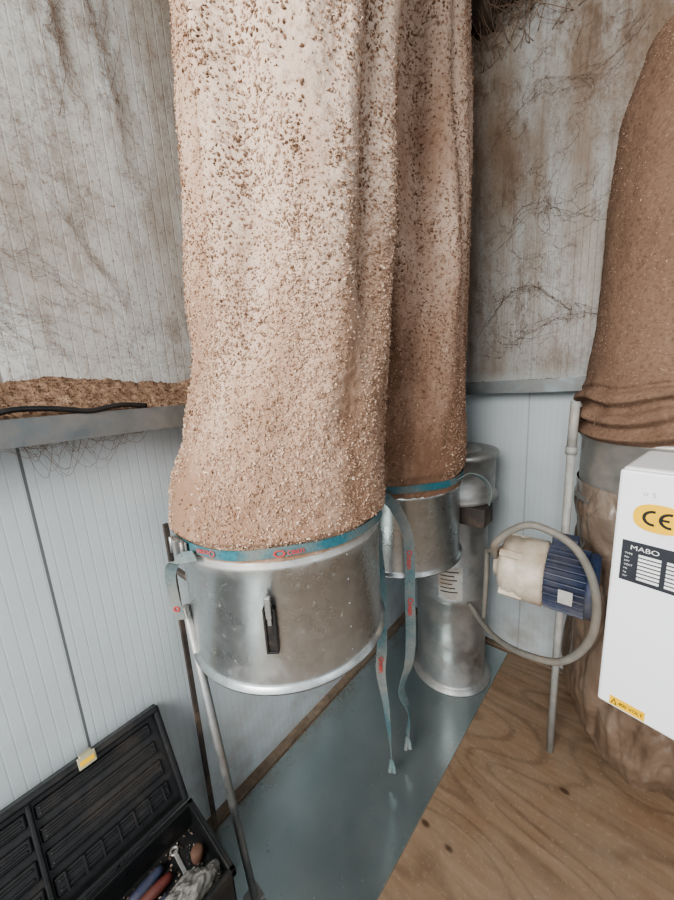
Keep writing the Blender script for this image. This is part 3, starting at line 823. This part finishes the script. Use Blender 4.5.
screwdriver((.280, -1.675, zt), (.02, -1, .0), M_bluep, 'screwdriver', 'blue-handled screwdriver lying in the toolbox')
PL = empty('pliers', (.24, -1.90, ZT), 'steel pliers with red grips lying in the toolbox', 'hand tool')
b = MB(); b.tube(spline([V(.215, -2.00, ZT+.009), V(.222, -1.95, ZT+.009), V(.238, -1.915, ZT+.009)], 6), .008, 8); b.tube(spline([V(.265, -2.00, ZT+.009), V(.258, -1.95, ZT+.009), V(.245, -1.915, ZT+.009)], 6), .008, 8)
b.make('grip', M_redp, PL)
b = MB(); b.box((.232, -1.915, ZT+.002), (.252, -1.87, ZT+.014), .003); b.make('jaw', M_galv, PL)
SP = MB(); SP.box((.200, -1.634, ZT+.0005), (.290, -1.624, ZT+.005), .002)
SP.lathe([(.006, 0), (.011, 0), (.011, .006), (.006, .006), (.006, 0)], (.200, -1.629, ZT+.0003), 20); SP.lathe([(.006, 0), (.010, 0), (.010, .006), (.006, .006), (.006, 0)], (.290, -1.629, ZT+.0003), 20)
meta(SP.make('spanner', M_galv), 'dusty steel ring spanner lying in the toolbox', 'hand tool')
b = MB(); rnd = random.Random(77)
for i in range(260):
    p = V(rnd.uniform(.19, .30), rnd.uniform(-1.78, -1.580), ZT+.005+.002*rnd.random())
    if -1.64 < p.y < -1.618: continue
    flake(b, rnd, p, rnd.uniform(.0015, .004))
meta(b.make('hardware_scraps', chipm('scraps', [(0, (.05, .04, .035)), (.4, (.16, .11, .075)), (.8, (.22, .20, .18)), (1, (.38, .32, .25))]), None, recalc=False), 'loose screws and wood scraps in the toolbox', 'scraps', 'stuff')
vs = []; fs = []
nu, nv = 60, 44
for j in range(nv+1):
    for i in range(nu):
        a = 2*PI*i/nu; ph = PI*j/nv
        q = Vector((math.cos(a)*math.sin(ph), math.sin(a)*math.sin(ph), math.cos(ph)))
        k = 1.05+.28*noise.noise(q*1.6)-.16*max(0, 1-abs(noise.noise(q*2.2))*5)-.10*max(0, 1-abs(noise.noise(q*4+V(3, 1, 2)))*5)
        k = min(k, 1.12)
        zc = ZT+.045-.052*k*q.z
        vs.append((.343+.034*k*q.x, -1.662+.080*k*q.y, max(ZT+.001, zc)))
for j in range(nv):
    for i in range(nu):
        i2 = (i+1) % nu; fs.append((j*nu+i, j*nu+i2, (j+1)*nu+i2, (j+1)*nu+i))
meta(mesh('plastic_bag', vs, fs, M_clear, None, True), 'crumpled clear plastic bag inside the toolbox', 'plastic bag')
b = MB()
b.lathe([(.001, 0), (.013, .0), (.016, .005), (.016, .026), (.011, .031), (.001, .031)], (.262, -1.594, ZT+.001), 24)
meta(b.make('abrasive_roll', simple('brown_abrasive', (.12, .065, .045), .8)), 'small brown roll standing in the toolbox', 'roll')

# ------------------------------------------------------------------ cobwebs (very fine dusty fibres)
def webs(name, fn, n, seed, bounds, r0, label, steps=14, step=.03, bias=(0, 0), arcs=(), fuzz=3, copies=7, spread=.010):
    rnd = random.Random(seed); b = MB()
    def fibre(pts2, r):
        P = [fn(u, v, .003+.003*rnd.random()) for u, v in pts2]
        b.tube(P, [r*rnd.uniform(.4, 1.5) for _ in P], 3, False)
        for (u, v) in pts2:
            for _ in range(fuzz):
                du, dv = rnd.gauss(0, .008), rnd.gauss(0, .008)
                b.tube([fn(u, v, .003), fn(u+du, v+dv, .003+.005*rnd.random())], r*.4, 3, False)
    for _ in range(n):
        u = rnd.uniform(bounds[0], bounds[1]); v = rnd.uniform(bounds[2], bounds[3]); th = rnd.uniform(0, 2*PI); pts = []
        for k in range(rnd.randint(steps//2, steps)):
            pts.append((u, v)); th += rnd.gauss(0, .6)
            u += math.cos(th)*step+bias[0]; v += math.sin(th)*step+bias[1]
            if not (bounds[0] <= u <= bounds[1] and bounds[2] <= v <= bounds[3]): break
        if len(pts) > 2: fibre(pts, r0)
    for arc in arcs:
        sp = spline([V(u, v, 0) for u, v in arc], 10)
        for k in range(copies):
            ph = rnd.uniform(0, 9); am = abs(rnd.gauss(0, spread))
            i0 = rnd.randint(0, len(sp)//3); i1 = rnd.randint(len(sp)*2//3, len(sp))
            fibre([(p.x+am*math.sin(ph+i*.5)+rnd.gauss(0, .0025), p.y+am*math.cos(ph*2+i*.43)+rnd.gauss(0, .0025)) for i, p in enumerate(sp[i0:i1])], r0)
    o = b.make(name, M_web, None, recalc=False); meta(o, label, 'cobweb', 'stuff'); return o
webs('cobweb', lambda u, v, d: V(u, -d, v), 130, 5, (.40, 1.30, 1.55, 2.80), .00035, 'brown dusty cobwebs clinging to the back wall', 12, .014,
     arcs=[[(.42, 1.70), (.52, 1.84), (.634, 1.88), (.74, 1.80), (.83, 1.70)], [(.46, 1.62), (.60, 1.66), (.80, 1.74), (.95, 1.68)], [(.46, 2.5), (.62, 2.62), (.85, 2.60), (1.05, 2.75)],
           [(.50, 2.1), (.66, 2.2), (.80, 2.1), (.95, 2.25)]], copies=7, spread=.026)
webs('cobweb', lambda u, v, d: V(d, u, v), 90, 8, (-2.0, -1.40, 1.58, 2.1), .0003, 'fine brown cobweb fibres clinging to the panel wall', 12, .010,
     arcs=[[(-1.95, 1.92), (-1.8, 1.84), (-1.62, 1.80), (-1.5, 1.72)], [(-1.9, 1.70), (-1.7, 1.72), (-1.55, 1.62)], [(-1.6, 2.0), (-1.52, 1.85), (-1.45, 1.72)]], fuzz=2, copies=6, spread=.025)
webs('cobweb', lambda u, v, d: V(d, u, v), 14, 18, (-1.56, -1.36, 2.12, 2.6), .0004, 'long dusty strands hanging down the panel wall', 18, .006, (0, -.018), fuzz=4,
     arcs=[[(-1.54, 2.6), (-1.51, 2.4), (-1.50, 2.28), (-1.48, 2.15)], [(-1.47, 2.6), (-1.43, 2.4), (-1.40, 2.2), (-1.37, 2.0)]], copies=8, spread=.014)
rnd = random.Random(14); b = MB()
for i in range(280):
    xa = rnd.uniform(.30, 1.1); za = 2.985; ya = -rnd.uniform(.02, .20)
    xb = xa+rnd.gauss(0, .14); zb_ = za-min(.18, abs(rnd.gauss(0, .11))); yb = -.003
    pts = []; sg_ = rnd.uniform(.0, .04)
    for k in range(9):
        t_ = k/8; pts.append(V(xa+(xb-xa)*t_+rnd.gauss(0, .002), ya+(yb-ya)*t_, za+(zb_-za)*t_-sg_*math.sin(PI*t_)))
    b.tube(pts, rnd.uniform(.0004, .0015), 3)
meta(b.make('cobweb', M_web, None, recalc=False), 'tangled brown cobweb strung below the roof purlin', 'cobweb', 'stuff')
rnd = random.Random(4); b = MB()
for i in range(44):
    ya = rnd.uniform(-1.78, -1.52); yb = ya+rnd.uniform(.03, .12); sg_ = rnd.uniform(.01, .07)*(1.3 if -1.72 < ya < -1.6 else .5); pts = []
    x_ = rnd.uniform(.03, .09)
    for k in range(13):
        t_ = k/12; pts.append(V(x_-.04*t_, ya+(yb-ya)*t_, 1.416-sg_*math.sin(PI*t_)+rnd.gauss(0, .0015)))
    b.tube(pts, rnd.uniform(.0002, .0004), 3)
meta(b.make('cobweb', M_web, None, recalc=False), 'sagging dusty cobweb hanging below the wall rail', 'cobweb', 'stuff')

# ------------------------------------------------------------------ camera
yaw, pit, rol = math.radians(41.5), math.radians(10.9), math.radians(3.5)
Fh = V(-math.sin(yaw), math.cos(yaw), 0); Rt = V(math.cos(yaw), math.sin(yaw), 0)
Fw = Fh*math.cos(pit)+V(0, 0, -math.sin(pit)); U0 = Fh*math.sin(pit)+V(0, 0, math.cos(pit))
Rr = Rt*math.cos(rol)-U0*math.sin(rol); Uu = Rt*math.sin(rol)+U0*math.cos(rol)
cam = bpy.data.cameras.new('camera'); co = bpy.data.objects.new('camera', cam); link(co)
cam.lens = 338/900*36; cam.sensor_width = 36; cam.clip_start = .02
co.matrix_world = Matrix(((Rr.x, Uu.x, -Fw.x, 1.024), (Rr.y, Uu.y, -Fw.y, -1.813), (Rr.z, Uu.z, -Fw.z, 1.5), (0, 0, 0, 1)))
S.camera = co

# ------------------------------------------------------------------ light
w = bpy.data.worlds.new('world'); S.world = w; w.use_nodes = True
nt = w.node_tree; bg = nt.nodes['Background']
tc = nt.nodes.new('ShaderNodeTexCoord'); vm = nt.nodes.new('ShaderNodeVectorMath'); vm.operation = 'DOT_PRODUCT'
vm.inputs[1].default_value = (-.15, -.85, .50)
nt.links.new(tc.outputs['Generated'], vm.inputs[0])
cr = nt.nodes.new('ShaderNodeValToRGB'); nt.links.new(vm.outputs['Value'], cr.inputs[0])
cr.color_ramp.elements[0].position = .0; cr.color_ramp.elements[0].color = (.30, .31, .33, 1)
cr.color_ramp.elements[1].position = .85; cr.color_ramp.elements[1].color = (1.44, 1.50, 1.57, 1)
nt.links.new(cr.outputs[0], bg.inputs[0]); bg.inputs[1].default_value = 1.10
def area(name, loc, tgt, sx, sy, e, c):
    l = bpy.data.lights.new(name, 'AREA'); l.shape = 'RECTANGLE'; l.size = sx; l.size_y = sy; l.energy = e; l.color = c
    o = bpy.data.objects.new(name, l); o.location = loc
    o.rotation_euler = (Vector(tgt)-Vector(loc)).to_track_quat('-Z', 'Y').to_euler(); link(o); return o
area('daylight_opening', (.9, -3.5, 2.5), (.4, -.8, 1.2), 1.2, 1.2, 95, (1, .97, .92))
area('daylight_side', (3.1, -1.6, 2.2), (.4, -.8, 1.2), .7, 1.6, 9, (.95, .97, 1))
try: S.view_settings.look = 'AgX - Medium High Contrast'
except Exception as ex: print(ex)
